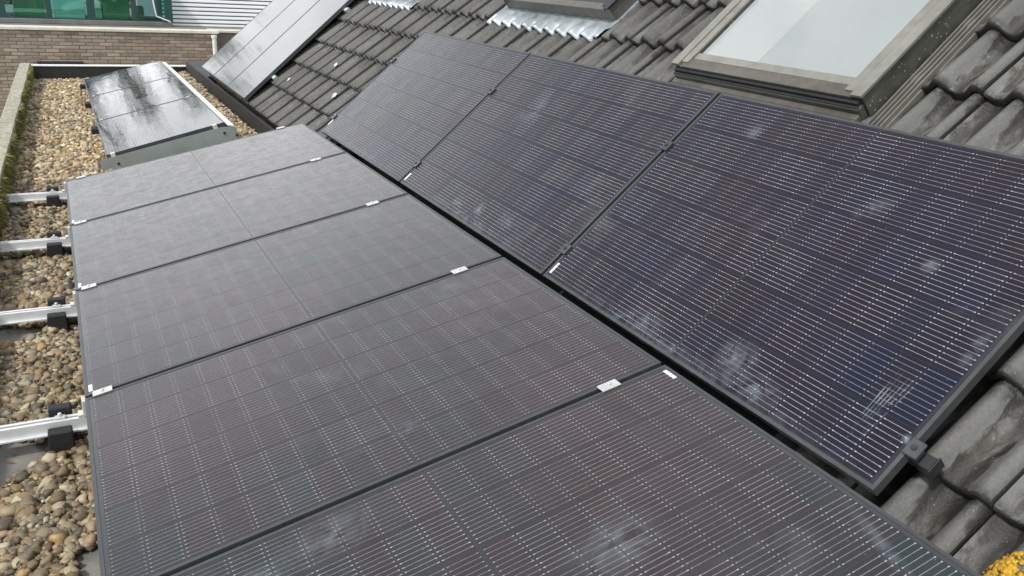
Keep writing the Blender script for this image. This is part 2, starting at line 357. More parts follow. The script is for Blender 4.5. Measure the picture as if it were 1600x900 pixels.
# ------------------------------------------------------------------ ground and own house
gm = MB().box(-900, 900, -900, 900, -5.9, -5.6); gm.obj('ground', 'ground', kind='structure')
house = thing('house', 'house with gravel flat roof and grey pan-tiled pitched roof', 'house', Matrix.Translation((0, 0, -5.6)))
HI = Matrix.Translation((0, 0, 5.6))
def hpart(o):
    o.parent = house; o.matrix_parent_inverse = HI; return o
FAR = 12.82
def xin(y): return -0.405 + (y-5.0)*0.0125       # inner face of the left parapet
hpart(MB().box(-0.46, 1.84, -6, FAR, -5.59, -0.09).obj('wall', 'house_brick'))
hpart(MB().box(-0.44, 1.80, -6, FAR-0.01, -0.09, -0.022).obj('flat_roof_deck', 'deck'))
# pitched roof body
R_END = 10.93; R_START = -4.0; U_TOP = 3.72
body = MB()
p = [RW(-0.02, 0, -0.45), RW(U_TOP, 0, -0.45)]
poly = [(1.85, -5.59), (6.9, -5.59), (6.9, p[1][2]-1.2), (p[1][0], p[1][2]), (p[0][0]+0.02, p[0][2]), (1.85, 0.2)]
body.prism(poly, R_START, R_END-0.02)
hpart(body.obj('gable', 'house_brick'))
slab = MB()
WIN = [(1.47, 2.56, 1.30, 2.56), (3.64, 4.98, 1.64, 2.91), (6.74, 7.76, 1.64, 2.91)]       # openings: v0, v1, u0, u1
vprev = R_START
for (a, b, c, d) in WIN:
    slab.box(-0.16, U_TOP, vprev, a, -0.185, -0.167, RW).box(-0.16, c, a, b, -0.185, -0.167, RW).box(d, U_TOP, a, b, -0.185, -0.167, RW); vprev = b
slab.box(-0.16, U_TOP, vprev, R_END, -0.185, -0.167, RW)
roof = hpart(slab.obj('tiled_roof', 'lead', label='grey weathered concrete pan tiles in courses'))
# dark upstand between the gravel and the tiles, on to the far parapet
hpart(MB().box(1.72, 1.745, -3, FAR-0.02, -0.02, 0.262).obj('eaves_upstand', 'lead', bevel=0.004))
hpart(MB().box(1.7455, 2.2, R_END+0.01, FAR-0.02, -5.5, 0.262).obj('side_wall', 'lead'))
hpart(MB().prism([(1.34, -0.0215), (1.7195, -0.0215), (1.7195, 0.085), (1.66, 0.082)], 5.0, FAR-0.03).obj('gravel_bank', 'deck'))
# left parapet: core, coping stones
pb = MB(); pb.v = []
def para(y0, y1, a, b, z0, z1, mb):
    k = len(mb.v)
    for z in (z0, z1):
        for (yy, xx) in ((y0, a), (y0, b), (y1, b), (y1, a)): mb.v.append((xin(yy)+xx, yy, z))
    mb.f += [tuple(k+i for i in q) for q in ((3,2,1,0),(4,5,6,7),(0,1,5,4),(1,2,6,5),(2,3,7,6),(3,0,4,7))]
    return mb
parapet = hpart(para(-3, FAR+0.12, -0.105, -0.006, -0.09, 0.165, pb).obj('parapet', 'coping', label='low parapet with mossy coping stones beside the gravel'))
y = -2.0; k = 0
while y < FAR+0.1:
    ln = 0.50 + 0.03*math.sin(k*2.3); y1 = min(y+ln, FAR+0.125)
    mb = MB(); mb.v = []
    para(y+0.006, y1-0.006, -0.128+0.006*random.random(), 0.004+0.008*random.random(), 0.1655, 0.205+0.008*random.random(), mb)
    o = link('coping_stone', mb.mesh('coping_stone', 'coping', 0.008), parapet)
    o.matrix_parent_inverse = Matrix.Identity(4); y = y1; k += 1
# far parapet, dark bitumen with an aluminium trim
far = hpart(MB().box(xin(FAR)-0.004, 2.15, FAR, FAR+0.11, -0.09, 0.175).obj('far_upstand', 'lead', label='dark bitumen upstand closing the end of flat roof'))
link('roof_trim', MB().box(xin(FAR)+0.012, 2.16, FAR-0.012, FAR+0.12, 0.1755, 0.19).mesh('roof_trim', 'alu', 0.003), far)

# ------------------------------------------------------------------ roof tiles
TW, TC, TL = 0.307, 0.3235, 0.40
V0, U0 = 1.114, 0.158
def tprof(w):
    t = (w-0.028)/0.1535
    b = 0.5+0.5*math.cos(2*math.pi*t)
    return 0.054*(b**1.5)
NSEG = 20
ws = [0.0015 + (TW-0.003)*i/NSEG for i in range(NSEG+1)]
def tile_geo(j=0, wear=0.0):
    """local: x along the course, y up the slope, z up; nose at y = 0"""
    vs_, fs = [], []
    rows = [(0.0, 0.034), (0.010, 0.037), (TL*0.5, 0.014), (TL, -0.010)]
    r = random.Random(j)
    jag = [0.004*r.random()*wear for _ in ws]
    for (s, l) in rows:
        for i, w in enumerate(ws):
            zz = tprof(w) + l - (0.010 if i == NSEG else 0.0) - (0.004 if s == 0.0 else 0)
            vs_.append((w, s + (jag[i] if s < 0.02 else 0), zz))
    n = NSEG+1
    for a in range(len(rows)-1):
        for i in range(NSEG): fs.append((a*n+i, a*n+i+1, (a+1)*n+i+1, (a+1)*n+i))
    b = len(vs_)
    for i, w in enumerate(ws): vs_.append((w, 0.003+jag[i], tprof(w)+0.003))      # nose underside
    for i in range(NSEG): fs.append((b+i, b+i+1, i+1, i))
    c = len(vs_)                                                                    # lip of the near side edge
    for (s, l) in rows: vs_.append((0.0015, s, tprof(0)+l-0.022))
    for a in range(len(rows)-1): fs.append((c+a, a*n, (a+1)*n, c+a+1))
    return vs_, fs
short_v, short_f = tile_geo(9, 1.0)
short_v = [(x, y*0.40, z) for (x, y, z) in short_v]
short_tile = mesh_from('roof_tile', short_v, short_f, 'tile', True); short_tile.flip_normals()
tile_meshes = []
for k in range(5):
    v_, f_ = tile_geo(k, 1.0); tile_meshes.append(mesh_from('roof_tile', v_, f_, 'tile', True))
# tile local (x = v, y = u, z = h): mirrored handedness, so flip faces via a proper rotation: x -> v, y -> u needs z -> -h; build with matrix columns and reverse windings
for me in tile_meshes: me.flip_normals()
def tile_matrix(j, kk, jit=True):
    v = V0 + TW*j; u = U0 + TC*kk
    r = random.Random(j*131+kk*17)
    h = -0.166 + (0.0035*(r.random()-0.5) if jit else 0); dv = 0.002*(r.random()-0.5); du = 0.008*(r.random()-0.5)
    m = basis(YV, UB, NB, RW(u+du, v+dv, h))
    return m @ Matrix.Rotation(0.012*(r.random()-0.5), 4, 'Z')
def cut(j, kk):
    if 1 <= j <= 4 and 4 <= kk <= 7: return True          # large roof window
    if 8 <= j <= 12 and 4 <= kk <= 8: return True         # second roof window
    if 18 <= j <= 21 and 4 <= kk <= 8: return True        # third roof window
    return False
def hidden(j, kk):
    v0, v1 = V0+TW*j, V0+TW*(j+1); u0, u1 = U0+TC*kk, U0+TC*(kk+1)
    if v0 > 0.75 and v1 < 5.35 and u1 < 1.14 and u0 > -0.1: return True       # under the roof panels
    if v0 > 8.15 and kk < 5: return True
    if kk <= -1 and v1 < 5.4 and v0 > 0.9: return True
    if v0 < -0.35 or kk >= 8: return True
    if kk >= 6 and v0 > 4.5: return True
    return False
shown, rest = [], []
for j in range(int((R_START-V0)/TW)+1, int((R_END-V0)/TW+1e-3)):
    for kk in range(-1, 11):
        if cut(j, kk) or (kk <= 0 and 0.75 < V0+TW*j < 5.0): continue
        (rest if hidden(j, kk) else shown).append((j, kk))
print('tiles', len(shown), len(rest))
shown.sort(key=lambda q: (V0+TW*q[0])**2 + (q[1]*TC)**2); rest += shown[298:]; shown = shown[:298]
RINV = Matrix.Identity(4)
for (j, kk) in shown:
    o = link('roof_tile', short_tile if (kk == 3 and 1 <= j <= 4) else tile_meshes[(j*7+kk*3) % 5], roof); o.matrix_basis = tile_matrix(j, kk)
vv, ff = [], []
tv, tf = tile_geo(1, 1.0)
tva = np.array(tv)
for (j, kk) in rest:
    m = np.array(tile_matrix(j, kk)); b = len(vv)
    vv += [tuple(q) for q in (tva @ m[:3, :3].T + m[:3, 3])]; ff += [tuple(b+i for i in reversed(f)) for f in tf]
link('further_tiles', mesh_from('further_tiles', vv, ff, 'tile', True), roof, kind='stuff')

# ------------------------------------------------------------------ roof windows
def window(v0, v1, u0, u1, hb, ht, rim, mats, label, depth=0.29, blind='blind', apron=None):
    """casing ring between base height hb and top ht; sub-parts: sash, pane, lining, blind, flashing"""
    cas, sash_m, side_m = mats
    o = MB()
    for (a, b, c, d) in ((u0, u1, v0, v0+rim), (u0, u1, v1-rim, v1), (u0, u0+rim, v0+rim, v1-rim), (u1-rim, u1, v0+rim, v1-rim)):
        o.box(a, b, c, d, hb, ht, RW)
    w = hpart(o.obj('roof_window', side_m, label=label))
    def sub(n, mb, mat, bevel=0.0): 
        q = link(n, mb.mesh(n, mat, bevel), w); return q
    s = MB(); t = ht+0.001; g = rim*0.55
    for (c, d) in ((v0-0.008, v0+g-0.002), (v1-g+0.002, v1+0.008)): s.box(u0-0.012, u1+0.01, c, d, ht+0.001, ht+0.016, RW)
    for (c, d) in ((v0+g+0.002, v0+rim+0.006), (v1-rim-0.006, v1-g-0.002)): s.box(u0+0.012, u1-0.012, c, d, ht+0.001, ht+0.012, RW)
    sub('bottom_rail', MB().box(u0-0.012, u0+rim*0.5, v0+g+0.001, v1-g-0.001, ht-0.012, ht+0.003, RW), cas, 0.002)
    s.box(u1-rim*0.6, u1+0.01, v0+g+0.001, v1-g-0.001, ht+0.001, ht+0.012, RW)
    sub('sash', s, sash_m, 0.002)
    sub('bead', MB().box(u0+rim*0.55, u0+rim+0.004, v0+rim+0.007, v1-rim-0.007, ht-0.0095, ht+0.001, RW), sash_m, 0.002)
    sub('pane', MB().box(u0+rim-0.008, u1-rim+0.008, v0+rim-0.008, v1-rim+0.008, ht-0.016, ht-0.011, RW), 'pane')
    l = MB(); a, b, c, d = u0+rim+0.003, u1-rim-0.003, v0+rim+0.003, v1-rim-0.003; z0, z1 = ht-depth, ht-0.02
    l.box(a, b, c-0.02, c, z0, z1, RW).box(a, b, d, d+0.02, z0, z1, RW).box(a-0.02, a, c, d, z0, z1, RW).box(b, b+0.02, c, d, z0, z1, RW)
    sub('lining', l, 'lining')
    sub('blind', MB().box(a, b, c, d, z0-0.02, z0-0.001, RW), blind)
    return w, sub
w1, sub1 = window(1.445, 2.585, 1.262, 2.60, -0.165, -0.012, 0.085, ('taupe', 'taupe_light', 'casing'), 'large roof window in taupe metal frame above the roof panels')
# stepped sill and apron below the sash
sub1('sill', MB().box(1.225, 1.2605, 1.450, 2.580, -0.110, -0.045, RW).box(1.190, 1.2245, 1.447, 2.583, -0.110, -0.066, RW), 'taupe', 0.006)
sub1('gasket', MB().box(1.236, 1.2615, 1.456, 2.574, -0.0445, -0.026, RW).box(1.2255, 1.2355, 1.452, 2.578, -0.0445, -0.040, RW), 'rubber')
sub1('apron', MB().box(1.05, 1.1895, 1.40, 2.66, -0.112, -0.092, RW), 'taupe', 0.004)
rb = MB().box(1.2, 2.7, 1.37, 1.444, -0.165, -0.140, RW)
for k in range(4): rb.box(1.20, 2.7, 1.375+0.016*k, 1.381+0.016*k, -0.1402, -0.118+0.004*k, RW)
sub1('side_flashing', rb, 'taupe_light')
rb = MB().box(1.2, 2.7, 2.586, 2.67, -0.165, -0.140, RW)
for k in range(3): rb.box(1.20, 2.7, 2.60+0.02*k, 2.607+0.02*k, -0.1402, -0.11, RW)
sub1('side_flashing', rb, 'taupe_light')
w2, sub2 = window(3.60, 5.02, 1.60, 2.95, -0.165, -0.035, 0.075, ('taupe', 'navy', 'taupe'), 'roof window in dark frame with bright zinc apron')
w3, sub3 = window(6.70, 7.80, 1.60, 2.95, -0.165, -0.035, 0.075, ('taupe', 'navy', 'taupe'), 'roof window beyond the panels with zinc apron')
def zinc_apron(sub, v0, v1):
    vs_, fs = [], []; n = int((v1-v0)/0.0128); us = [1.425, 1.445, 1.50, 1.535, 1.60, 1.64]
    lift = [0.026, 0.026, 0.022, 0.020, 0.018, 0.018]; wv = [1.0, 1.0, 0.85, 0.25, 0.05, 0.0]
    for i in range(n+1):
        v = v0 + (v1-v0)*i/n; w = (v-V0) % TW; pr = tprof(w)
        for u, l, k in zip(us, lift, wv):
            z = -0.166 + l + pr*k + 0.020*(1-k) + (0.003*math.sin(v*61+u*40) if k < 0.9 else 0)
            vs_.append(RW(u, v, z))
    m = len(us)
    for i in range(n):
        for a in range(m-1): fs.append((i*m+a, i*m+a+1, (i+1)*m+a+1, (i+1)*m+a))
    b = len(vs_)
    for i in range(n+1): vs_.append(tuple(Vector(vs_[i*m]) - NB*0.012))
    for i in range(n): fs.append((b+i, i*m, (i+1)*m, b+i+1))
    me = mesh_from('apron', vs_, fs, 'zinc', True); me.flip_normals()
    return link('apron', me, w2 if sub is sub2 else w3)
zinc_apron(sub2, 3.578, 5.10); zinc_apron(sub3, 6.648, 7.87)
for sub, a, b in ((sub2, 3.578, 5.10), (sub3, 6.648, 7.87)):
    sub('side_flashing', MB().box(1.62, 3.0, a-0.01, a+0.02, -0.165, -0.125, RW), 'zinc'); sub('side_flashing', MB().box(1.62, 3.0, b-0.078, b, -0.165, -0.130, RW), 'zinc')

# ------------------------------------------------------------------ solar panels
PL, PW, PT = 1.722, 1.134, 0.032
CX, CY = 0.091, 0.182
cellmesh = {}
for k in ('flat', 'roof'):
    cellmesh[k] = MB().box(-CX/2, CX/2, -CY/2, CY/2, -0.0001, 0.0).mesh('solar_cell', 'cell_'+k)
def frame_mesh(L, W, T, lip):
    mb = MB()
    mb.box(0, L, 0, lip, -T, 0).box(0, L, W-lip, W, -T, 0).box(0, lip, lip, W-lip, -T, 0).box(L-lip, L, lip, W-lip, -T, 0)
    return mb.mesh('frame', 'frame')
FM = frame_mesh(PL, PW, PT, 0.0115)
SHEET = {k: MB().box(0.0115, PL-0.0115, 0.0115, PW-0.0115, -0.006, -0.00145).mesh('glass_sheet', 'sheet_'+k) for k in ('flat', 'roof')}
STK = MB().box(-0.028, 0.028, -0.0065, 0.0065, 0, 0.0006).mesh('barcode_label', 'label')
CSEAM = MB().box(PL/2-0.0024, PL/2+0.0024, 0.012, PW-0.012, -0.0014, -0.0011).mesh('centre_seam', 'seam')
def panel(kind, mw, label, group, sticker):
    t = thing('solar_panel', label, 'solar panel', mw, group)
    link('frame', FM, t); link('glass_sheet', SHEET[kind], t)
    gx, gy, mid = 0.0016, 0.0020, 0.010
    tot = 18*CX + 16*gx + mid; x = (PL-tot)/2 + CX/2
    for i in range(18):
        y = (PW - 6*CY - 5*gy)/2 + CY/2
        for j in range(6):
            c = link('solar_cell', cellmesh[kind], t); c.location = (x, y, -0.0013); y += CY+gy
        x += CX + (mid if i == 8 else gx)
    link('centre_seam', CSEAM, t)
    if sticker:
        s = link('barcode_label', STK, t); s.location = (sticker[0], sticker[1], -0.0010); s.rotation_euler.z = sticker[2]
    return t
GA = 'black solar panels in the row of five on the flat roof'
GB = 'black solar panels in the row of three on the tiles'
flat_row, roof_row = [], []
la = ['black solar panel beside the yellow lichen, white label at its upper corner',
      'black solar panel second from the label-cornered end of five-panel row',
      'black solar panel in the middle of the five-panel row over gravel',
      'black solar panel next but one to the streaky older panels',
      'pale reflecting black solar panel ending the five-panel row beside the grey end plate']
for i in range(5):
    o = AM @ Matrix.Translation((0, i*1.154, 0))
    st = (PL-0.022, PW-0.055, math.pi/2) if i == 0 else ((0.022, 0.055, math.pi/2) if i > 1 else None)
    flat_row.append(panel('flat', o, la[i], GA, st))
lb = ['black solar panel on the roof slope below the large taupe roof window',
      'black solar panel between two others on the tiled roof',
      'pale reflecting black solar panel on the roof slope, beside lichen-spotted tiles']
for i in range(3):
    m = basis(YV, -UB, NB, RW(PW, B0.y + i*1.742, 0))
    roof_row.append(panel('roof', m, lb[i], GB, (PL-0.022, PW-0.055, math.pi/2) if i < 2 else (PL-0.020, PW-0.10, math.pi/2)))

# older panels: row C on the flat roof, row D on the tiles
C_T = 0.2541; CW, CLn = 1.663, 0.99
UC = Vector((math.cos(C_T), 0, math.sin(C_T))); NC = Vector((-math.sin(C_T), 0, math.cos(C_T)))
def old_panel(mw, L, W, glass, label, group):
    t = thing('solar_panel', label, 'solar panel', mw, group)
    mb = MB(); lip = 0.010
    mb.box(0, L, 0, lip, -0.035, 0).box(0, L, W-lip, W, -0.035, 0).box(0, lip, lip, W-lip, -0.035, 0).box(L-lip, L, lip, W-lip, -0.035, 0)
    link('frame', mb.mesh('frame', 'frame'), t)
    link('glass_sheet', MB().box(lip, L-lip, lip, W-lip, -0.006, -0.0015).mesh('glass_sheet', glass), t)
    return t
CO = Vector((0.3135, 6.8366, 0.1234))
lc = ['glossy streaked solar panel nearest the grey end plate on gravel roof', 'glossy streaked solar panel in the middle of the low gravel-roof row', 'glossy streaked solar panel nearest the dark end upstand']
for i in range(3):
    old_panel(basis(UC, YV, NC, CO + YV*(i*CW)), CLn, CW-0.012, 'old_glass', lc[i], 'glossy older panels low on the gravel roof')
ld = ['mirror-bright solar panel on tiles, beside the open strip of bare tiles', 'mirror-bright solar panel in the middle of three on far tiles', 'mirror-bright solar panel on tiles at the roof verge']
for i in range(3):
    m = basis(UB, YV, NB, RW(-0.15, 8.13 + i*0.946, -0.025))
    old_panel(m, 1.65, 0.938, 'old_glass2', ld[i], 'mirror-bright panels on the far tiles')

# ------------------------------------------------------------------ mounts
def bolt(mb, x, y, z, r=0.008): mb.cyl((x, y, z), (x, y, z+0.007), r, 8)
# silver clamps on the seams of the flat row
cm = MB().box(-0.034, 0.034, -0.019, 0.019, 0.0005, 0.0055); bolt(cm, 0, 0, 0.0054, 0.006)
cm = cm.mesh('clamp', 'alu_white', 0.0012)
seams = [i*1.154 - 0.010 for i in range(1, 5)]
for v in seams:
    for u in (0.062, 1.512):
        if u < 1 and v < 1.5: continue
        link('panel_clamp', cm, None, 'silver clamp near the %s edge, on the %s seam counted from the streaky panels' % ('low gravel' if u < 1 else 'raised', ['fourth', 'third', 'second', 'first'][seams.index(v)]), 'clamp', 'silver clamps on the five-panel row', None, AM @ Matrix.Translation((u, v, 0)))
ecm = MB().box(-0.03, 0.03, -0.012, 0.026, 0.0005, 0.005).box(-0.03, 0.03, 0.004, 0.026, -0.045, 0.0004).mesh('end_clamp', 'alu_white', 0.0012)
for u in (0.10, 1.55):
    link('end_clamp', ecm, None, 'silver end clamp facing the grey end plate, at the %s corner' % ('low' if u < 1 else 'raised'), 'clamp', 'silver end clamps of the five-panel row', None, AM @ Matrix.Translation((u, 5*1.154-0.020, 0)))
# black clamps of the roof row
bm_ = MB().box(-0.026, 0.026, -0.021, 0.021, 0.0005, 0.011).box(-0.018, 0.018, -0.009, 0.009, -0.03, 0.0004)
bcl = bm_.mesh('clamp', 'frame', 0.003); bcw = MB().cyl((0, 0, 0.0112), (0, 0, 0.016), 0.008, 10).mesh('bolt', 'black_metal')
def black_clamp(u, v, label, group):
    t = thing('panel_clamp', label, 'clamp', ROOFM @ Matrix.Translation((u, v, 0)), group)
    link('plate', bcl, t); link('bolt', bcw, t)
for i in (1, 2):
    for u in (0.150, 0.790): black_clamp(u, B0.y + i*1.742 - 0.010, '%s black clamp on the roof panel seam nearer %s' % ('lower' if u < 0.4 else 'upper', 'the large window' if i == 1 else 'the lichen-spotted tiles'), 'black clamps on roof panel seams')
RY1 = B0.y + 3*1.742 - 0.02
for u in (0.150, 0.790):
    black_clamp(u, B0.y - 0.012, '%s black end clamp beside bare stained tiles' % ('lower' if u < 0.4 else 'upper'), 'black end clamps near the large window')
    black_clamp(u, RY1 + 0.012, '%s black end clamp beside lichen-spotted tiles' % ('lower' if u < 0.4 else 'upper'), 'black end clamps near the lichen tiles')
for u in (0.150, 0.790):
    rm = MB().box(-0.02, 0.02, B0.y-0.055, RY1+0.06, -0.068, -0.0335).box(-0.026, 0.026, B0.y-0.06, B0.y-0.0555, -0.072, -0.030)
    t = thing('mounting_rail', 'black rail under the %s edge of the roof panels' % ('lower' if u < 0.4 else 'upper'), 'rail', ROOFM @ Matrix.Translation((u, 0, 0)), 'black rails under the roof panels')
    link('rail', rm.mesh('rail', 'black_metal', 0.002), t)
    for v in (0.36, 1.55, 2.75, 3.95, 5.15):
        link('roof_hook', MB().box(-0.018, 0.018, v-0.02, v+0.02, -0.085, -0.0685).box(0.0185, 0.024, v-0.02, v+0.02, -0.15, -0.05).mesh('roof_hook', 'black_metal', 0.002), t)
# aluminium rails under the flat row, on black feet
RZ0, RZ1 = 0.045, 0.092
def rail_mesh():
    m = MB()
    m.box(-0.385, 1.66, -0.034, 0.034, RZ0, RZ0+0.006)
    m.box(-0.385, 1.66, -0.021, -0.016, RZ0+0.0065, RZ1).box(-0.385, 1.66, 0.016, 0.021, RZ0+0.0065, RZ1)
    m.box(-0.385, 1.66, -0.0155, -0.006, RZ1-0.005, RZ1).box(-0.385, 1.66, 0.006, 0.0155, RZ1-0.005, RZ1)
    m.box(-0.385, 1.66, -0.0155, 0.0155, RZ0+0.012, RZ0+0.015)
    return m.mesh('rail', 'alu')
RM = rail_mesh()
PM = MB().box(1.54, 1.575, -0.02, 0.02, RZ1+0.001, A_Z + 1.575*math.tan(A_T) - 0.09).mesh('rear_post', 'alu')
BMm = MB().box(0.0, 1.70, -0.018, 0.018, -0.075, -0.034).mesh('sloping_beam', 'alu')
CLIP = MB().box(-0.012, 0.004, -0.022, 0.022, RZ1+0.001, A_Z-0.012).box(-0.03, -0.0125, -0.020, 0.020, RZ1+0.001, RZ1+0.012).mesh('edge_clip', 'alu_white', 0.002)
foot_v = MB()
foot_v.prism([(-0.042, 0.0), (0.042, 0.0), (0.038, 0.118), (-0.036, 0.118)], 0.036, 0.075)
foot_v.prism([(-0.046, 0.0), (0.040, 0.0), (0.036, 0.080), (-0.042, 0.080)], -0.085, -0.036)
foot_v.box(-0.06, 0.06, -0.13, 0.13, -0.02, -0.0005).box(-0.04, 0.04, -0.0355, 0.0355, 0.0, 0.044)
FOOT = foot_v.mesh('pad', 'rubber', 0.004)
FB = MB().cyl((0, 0, RZ1-0.004), (0, 0, RZ1+0.022), 0.007, 8).box(-0.017, 0.017, -0.011, 0.011, RZ1+0.001, RZ1+0.010).mesh('bolt', 'alu_white', 0.001)
names = {5: 'at the end by the streaky panels', 0: 'at the label-cornered end', 1: 'one in from the label-cornered end', 2: 'on wet bare roofing with a deep gravel heap', 3: 'beside a bare wet patch of roofing', 4: 'between two gravel strips'}
rail_ys = [-0.03] + [s + 0.02 for s in seams] + [5.775]
for i, yv in enumerate(rail_ys):
    t = thing('mounting_rail', 'silver rail under the five-panel row, ' + names[i], 'rail', Matrix.Translation((0, yv, 0)), 'silver rails under the five-panel row')
    link('rail', RM, t); link('rear_post', PM, t); link('edge_clip', CLIP, t)
    b = link('sloping_beam', BMm, t); b.matrix_basis = basis(UA, YV, NA, (0, 0, A_Z))
    f = thing('rail_foot', 'black rubber foot on the silver rail ' + names[i], 'rail foot', Matrix.Translation((-0.088, yv, 0.0)), 'black feet of the silver rails')
    link('pad', FOOT, f); link('bolt', FB, f)
# mount of the older low row
mt = thing('panel_mount', 'grey-green steel end plate and wind deflector of the low streaky row', 'panel mount', Matrix.Translation((0, CO.y, 0)))
ep = MB().prism([(0.262, -0.015), (1.40, -0.015), (1.40, 0.240), (1.345, 0.342), (1.235, 0.335), (0.30, 0.098), (0.262, 0.088)], -0.040, -0.034)
e = link('end_plate', ep.mesh('end_plate', 'galv'), mt)
scr = MB()
for (x, z) in ((0.40, 0.055), (1.26, 0.285), (1.365, 0.265)): scr.cyl((x, -0.046, z), (x, -0.0402, z), 0.012, 8)
link('screws', scr.mesh('screws', 'black_metal'), e)
xr = CO.x + CLn*math.cos(C_T); zr = CO.z + CLn*math.sin(C_T)
rd = MB(); L3 = 3*CW
rd.prism([(xr+0.02, zr-0.02), (xr+0.075, zr-0.025), (1.385, 0.02), (1.378, 0.02), (xr+0.072, zr-0.032), (xr+0.02, zr-0.027)], -0.033, L3)
link('wind_deflector', rd.mesh('wind_deflector', 'alu'), mt)
bs = MB().box(0.30, 1.46, -0.033, -0.005, 0.0, 0.04)
link('base_rail', bs.mesh('base_rail', 'black_metal'), mt)
for i, yy in enumerate((0.05, 1.66, 3.32, 4.92)):
    link('foot', MB().box(0.262, 0.40, yy-0.07, yy+0.09, -0.02, 0.062).mesh('foot', 'rubber', 0.006), mt)
for yy in (0.0, CW, 2*CW, 3*CW):
    for uu in (0.05, 0.90):
        c = MB().box(uu-0.018, uu+0.018, -0.034 if yy == 0 else -0.014, 0.012, 0.0006, 0.005)
        if yy == 0: c.box(uu-0.018, uu+0.018, -0.034, -0.005, -0.05, 0.0005)
        o = link('clamp', c.mesh('clamp', 'alu_white'), mt); o.matrix_basis = basis(UC, YV, NC, (CO.x, yy-0.006 if yy else 0.0, CO.z))
# mounts of the far roof row
for u in (0.22, 1.25):
    t = thing('mounting_rail', 'grey rail end under the mirror-bright panels, %s one' % ('lower' if u < 1 else 'upper'), 'rail', ROOFM @ Matrix.Translation((u, 0, 0)), 'rails under the mirror-bright panels')
    link('rail', MB().box(-0.02, 0.02, 8.05, 10.9, -0.10, -0.0615).mesh('rail', 'alu', 0.002), t)
    link('end_cap', MB().box(-0.024, 0.024, 8.035, 8.0495, -0.104, -0.0575).mesh('end_cap', 'galv', 0.002), t)

# ------------------------------------------------------------------ gravel
def ico(sub):
    bm = bmesh.new(); bmesh.ops.create_icosphere(bm, subdivisions=sub, radius=1.0)
    v = np.array([q.co[:] for q in bm.verts]); f = np.array([[w.index for w in q.verts] for q in bm.faces]); bm.free(); return v, f
ICO1, ICO2 = ico(1), ico(2)
PAL = np.array([(0.46,0.36,0.23),(0.54,0.45,0.31),(0.36,0.26,0.15),(0.27,0.19,0.11),(0.60,0.54,0.42),(0.20,0.17,0.13),(0.40,0.33,0.24),(0.15,0.13,0.11),(0.50,0.36,0.18),(0.33,0.30,0.25),(0.66,0.60,0.48)])
PAL = PAL*np.array([1.0, 0.97, 0.88])
PWT = np.array([.16,.14,.12,.10,.09,.08,.10,.06,.06,.06,.03])
def bare(x, y):
    """bare roofing beside rails"""
    b = np.zeros(len(x), bool)
    for yr, w0, w1, xe in ((2.318, 0.20, 0.06, -0.10), (3.472, 0.16, 0.05, -0.13), (4.626, 0.05, 0.03, -0.2), (5.775, 0.06, 0.30, -0.26)):
        t = np.clip((xe - x)/0.18, 0, 1)
        b |= (y < yr + 0.03 + w1*t*(x < xe)) & (y > yr - 0.035 - w0*t)
    b |= (y > 1.15) & (y < 1.62+0.3*(x+0.1)) & (x > -0.075)
    return b
def pebbles(x0, x1, y0, y1, base, tmpl, size, sp, keep=None, layers=2, tone=1.0, bank=0.0):
    V, Fc, Cl = [], [], []; off = 0; tv, tf = tmpl
    for lay in range(layers):
        nx, ny = int((x1-x0)/sp), int((y1-y0)/sp)
        gx, gy = np.meshgrid(np.arange(nx), np.arange(ny))
        x = x0 + (gx.ravel()+rng.random(nx*ny)*1.1)*sp; y = y0 + (gy.ravel()+rng.random(nx*ny)*1.1)*sp
        k = np.ones(len(x), bool)
        if keep is not None: k &= keep(x, y)
        k &= (x > xin(y)+0.012)
        if lay: k &= rng.random(len(x)) < 0.48
        x, y = x[k], y[k]; n = len(x)
        s = size*np.exp(rng.normal(0, 0.36, n)); s = np.clip(s, size*0.5, size*2.0)
        sc = np.stack([s*(0.85+0.4*rng.random(n)), s*(0.8+0.3*rng.random(n)), s*(0.5+0.3*rng.random(n))], 1)
        z = base + sc[:, 2]*0.7 + lay*size*0.85 + rng.random(n)*size*0.25
        z += bank*np.clip((x-1.36)/0.30, 0, 1)
        a = rng.random(n)*6.283; tl = rng.normal(0, 0.35, n)
        ca, sa, ct, st = np.cos(a), np.sin(a), np.cos(tl), np.sin(tl)
        lump = 1 + rng.normal(0, 0.17, (n, len(tv)))
        P = tv[None]*sc[:, None]*lump[..., None]
        xx = P[..., 0]*ct[:, None] - P[..., 2]*st[:, None]; zz = P[..., 0]*st[:, None] + P[..., 2]*ct[:, None]
        X = xx*ca[:, None] - P[..., 1]*sa[:, None] + x[:, None]; Y = xx*sa[:, None] + P[..., 1]*ca[:, None] + y[:, None]; Z = zz + z[:, None]
        V.append(np.stack([X, Y, Z], -1).reshape(-1, 3))
        Fc.append((tf[None] + (np.arange(n)*len(tv))[:, None, None] + off).reshape(-1, 3)); off += n*len(tv)
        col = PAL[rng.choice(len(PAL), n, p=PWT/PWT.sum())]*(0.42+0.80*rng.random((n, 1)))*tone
        Cl.append(np.repeat(col, len(tv), 0))
    return np.concatenate(V), np.concatenate(Fc), np.concatenate(Cl)
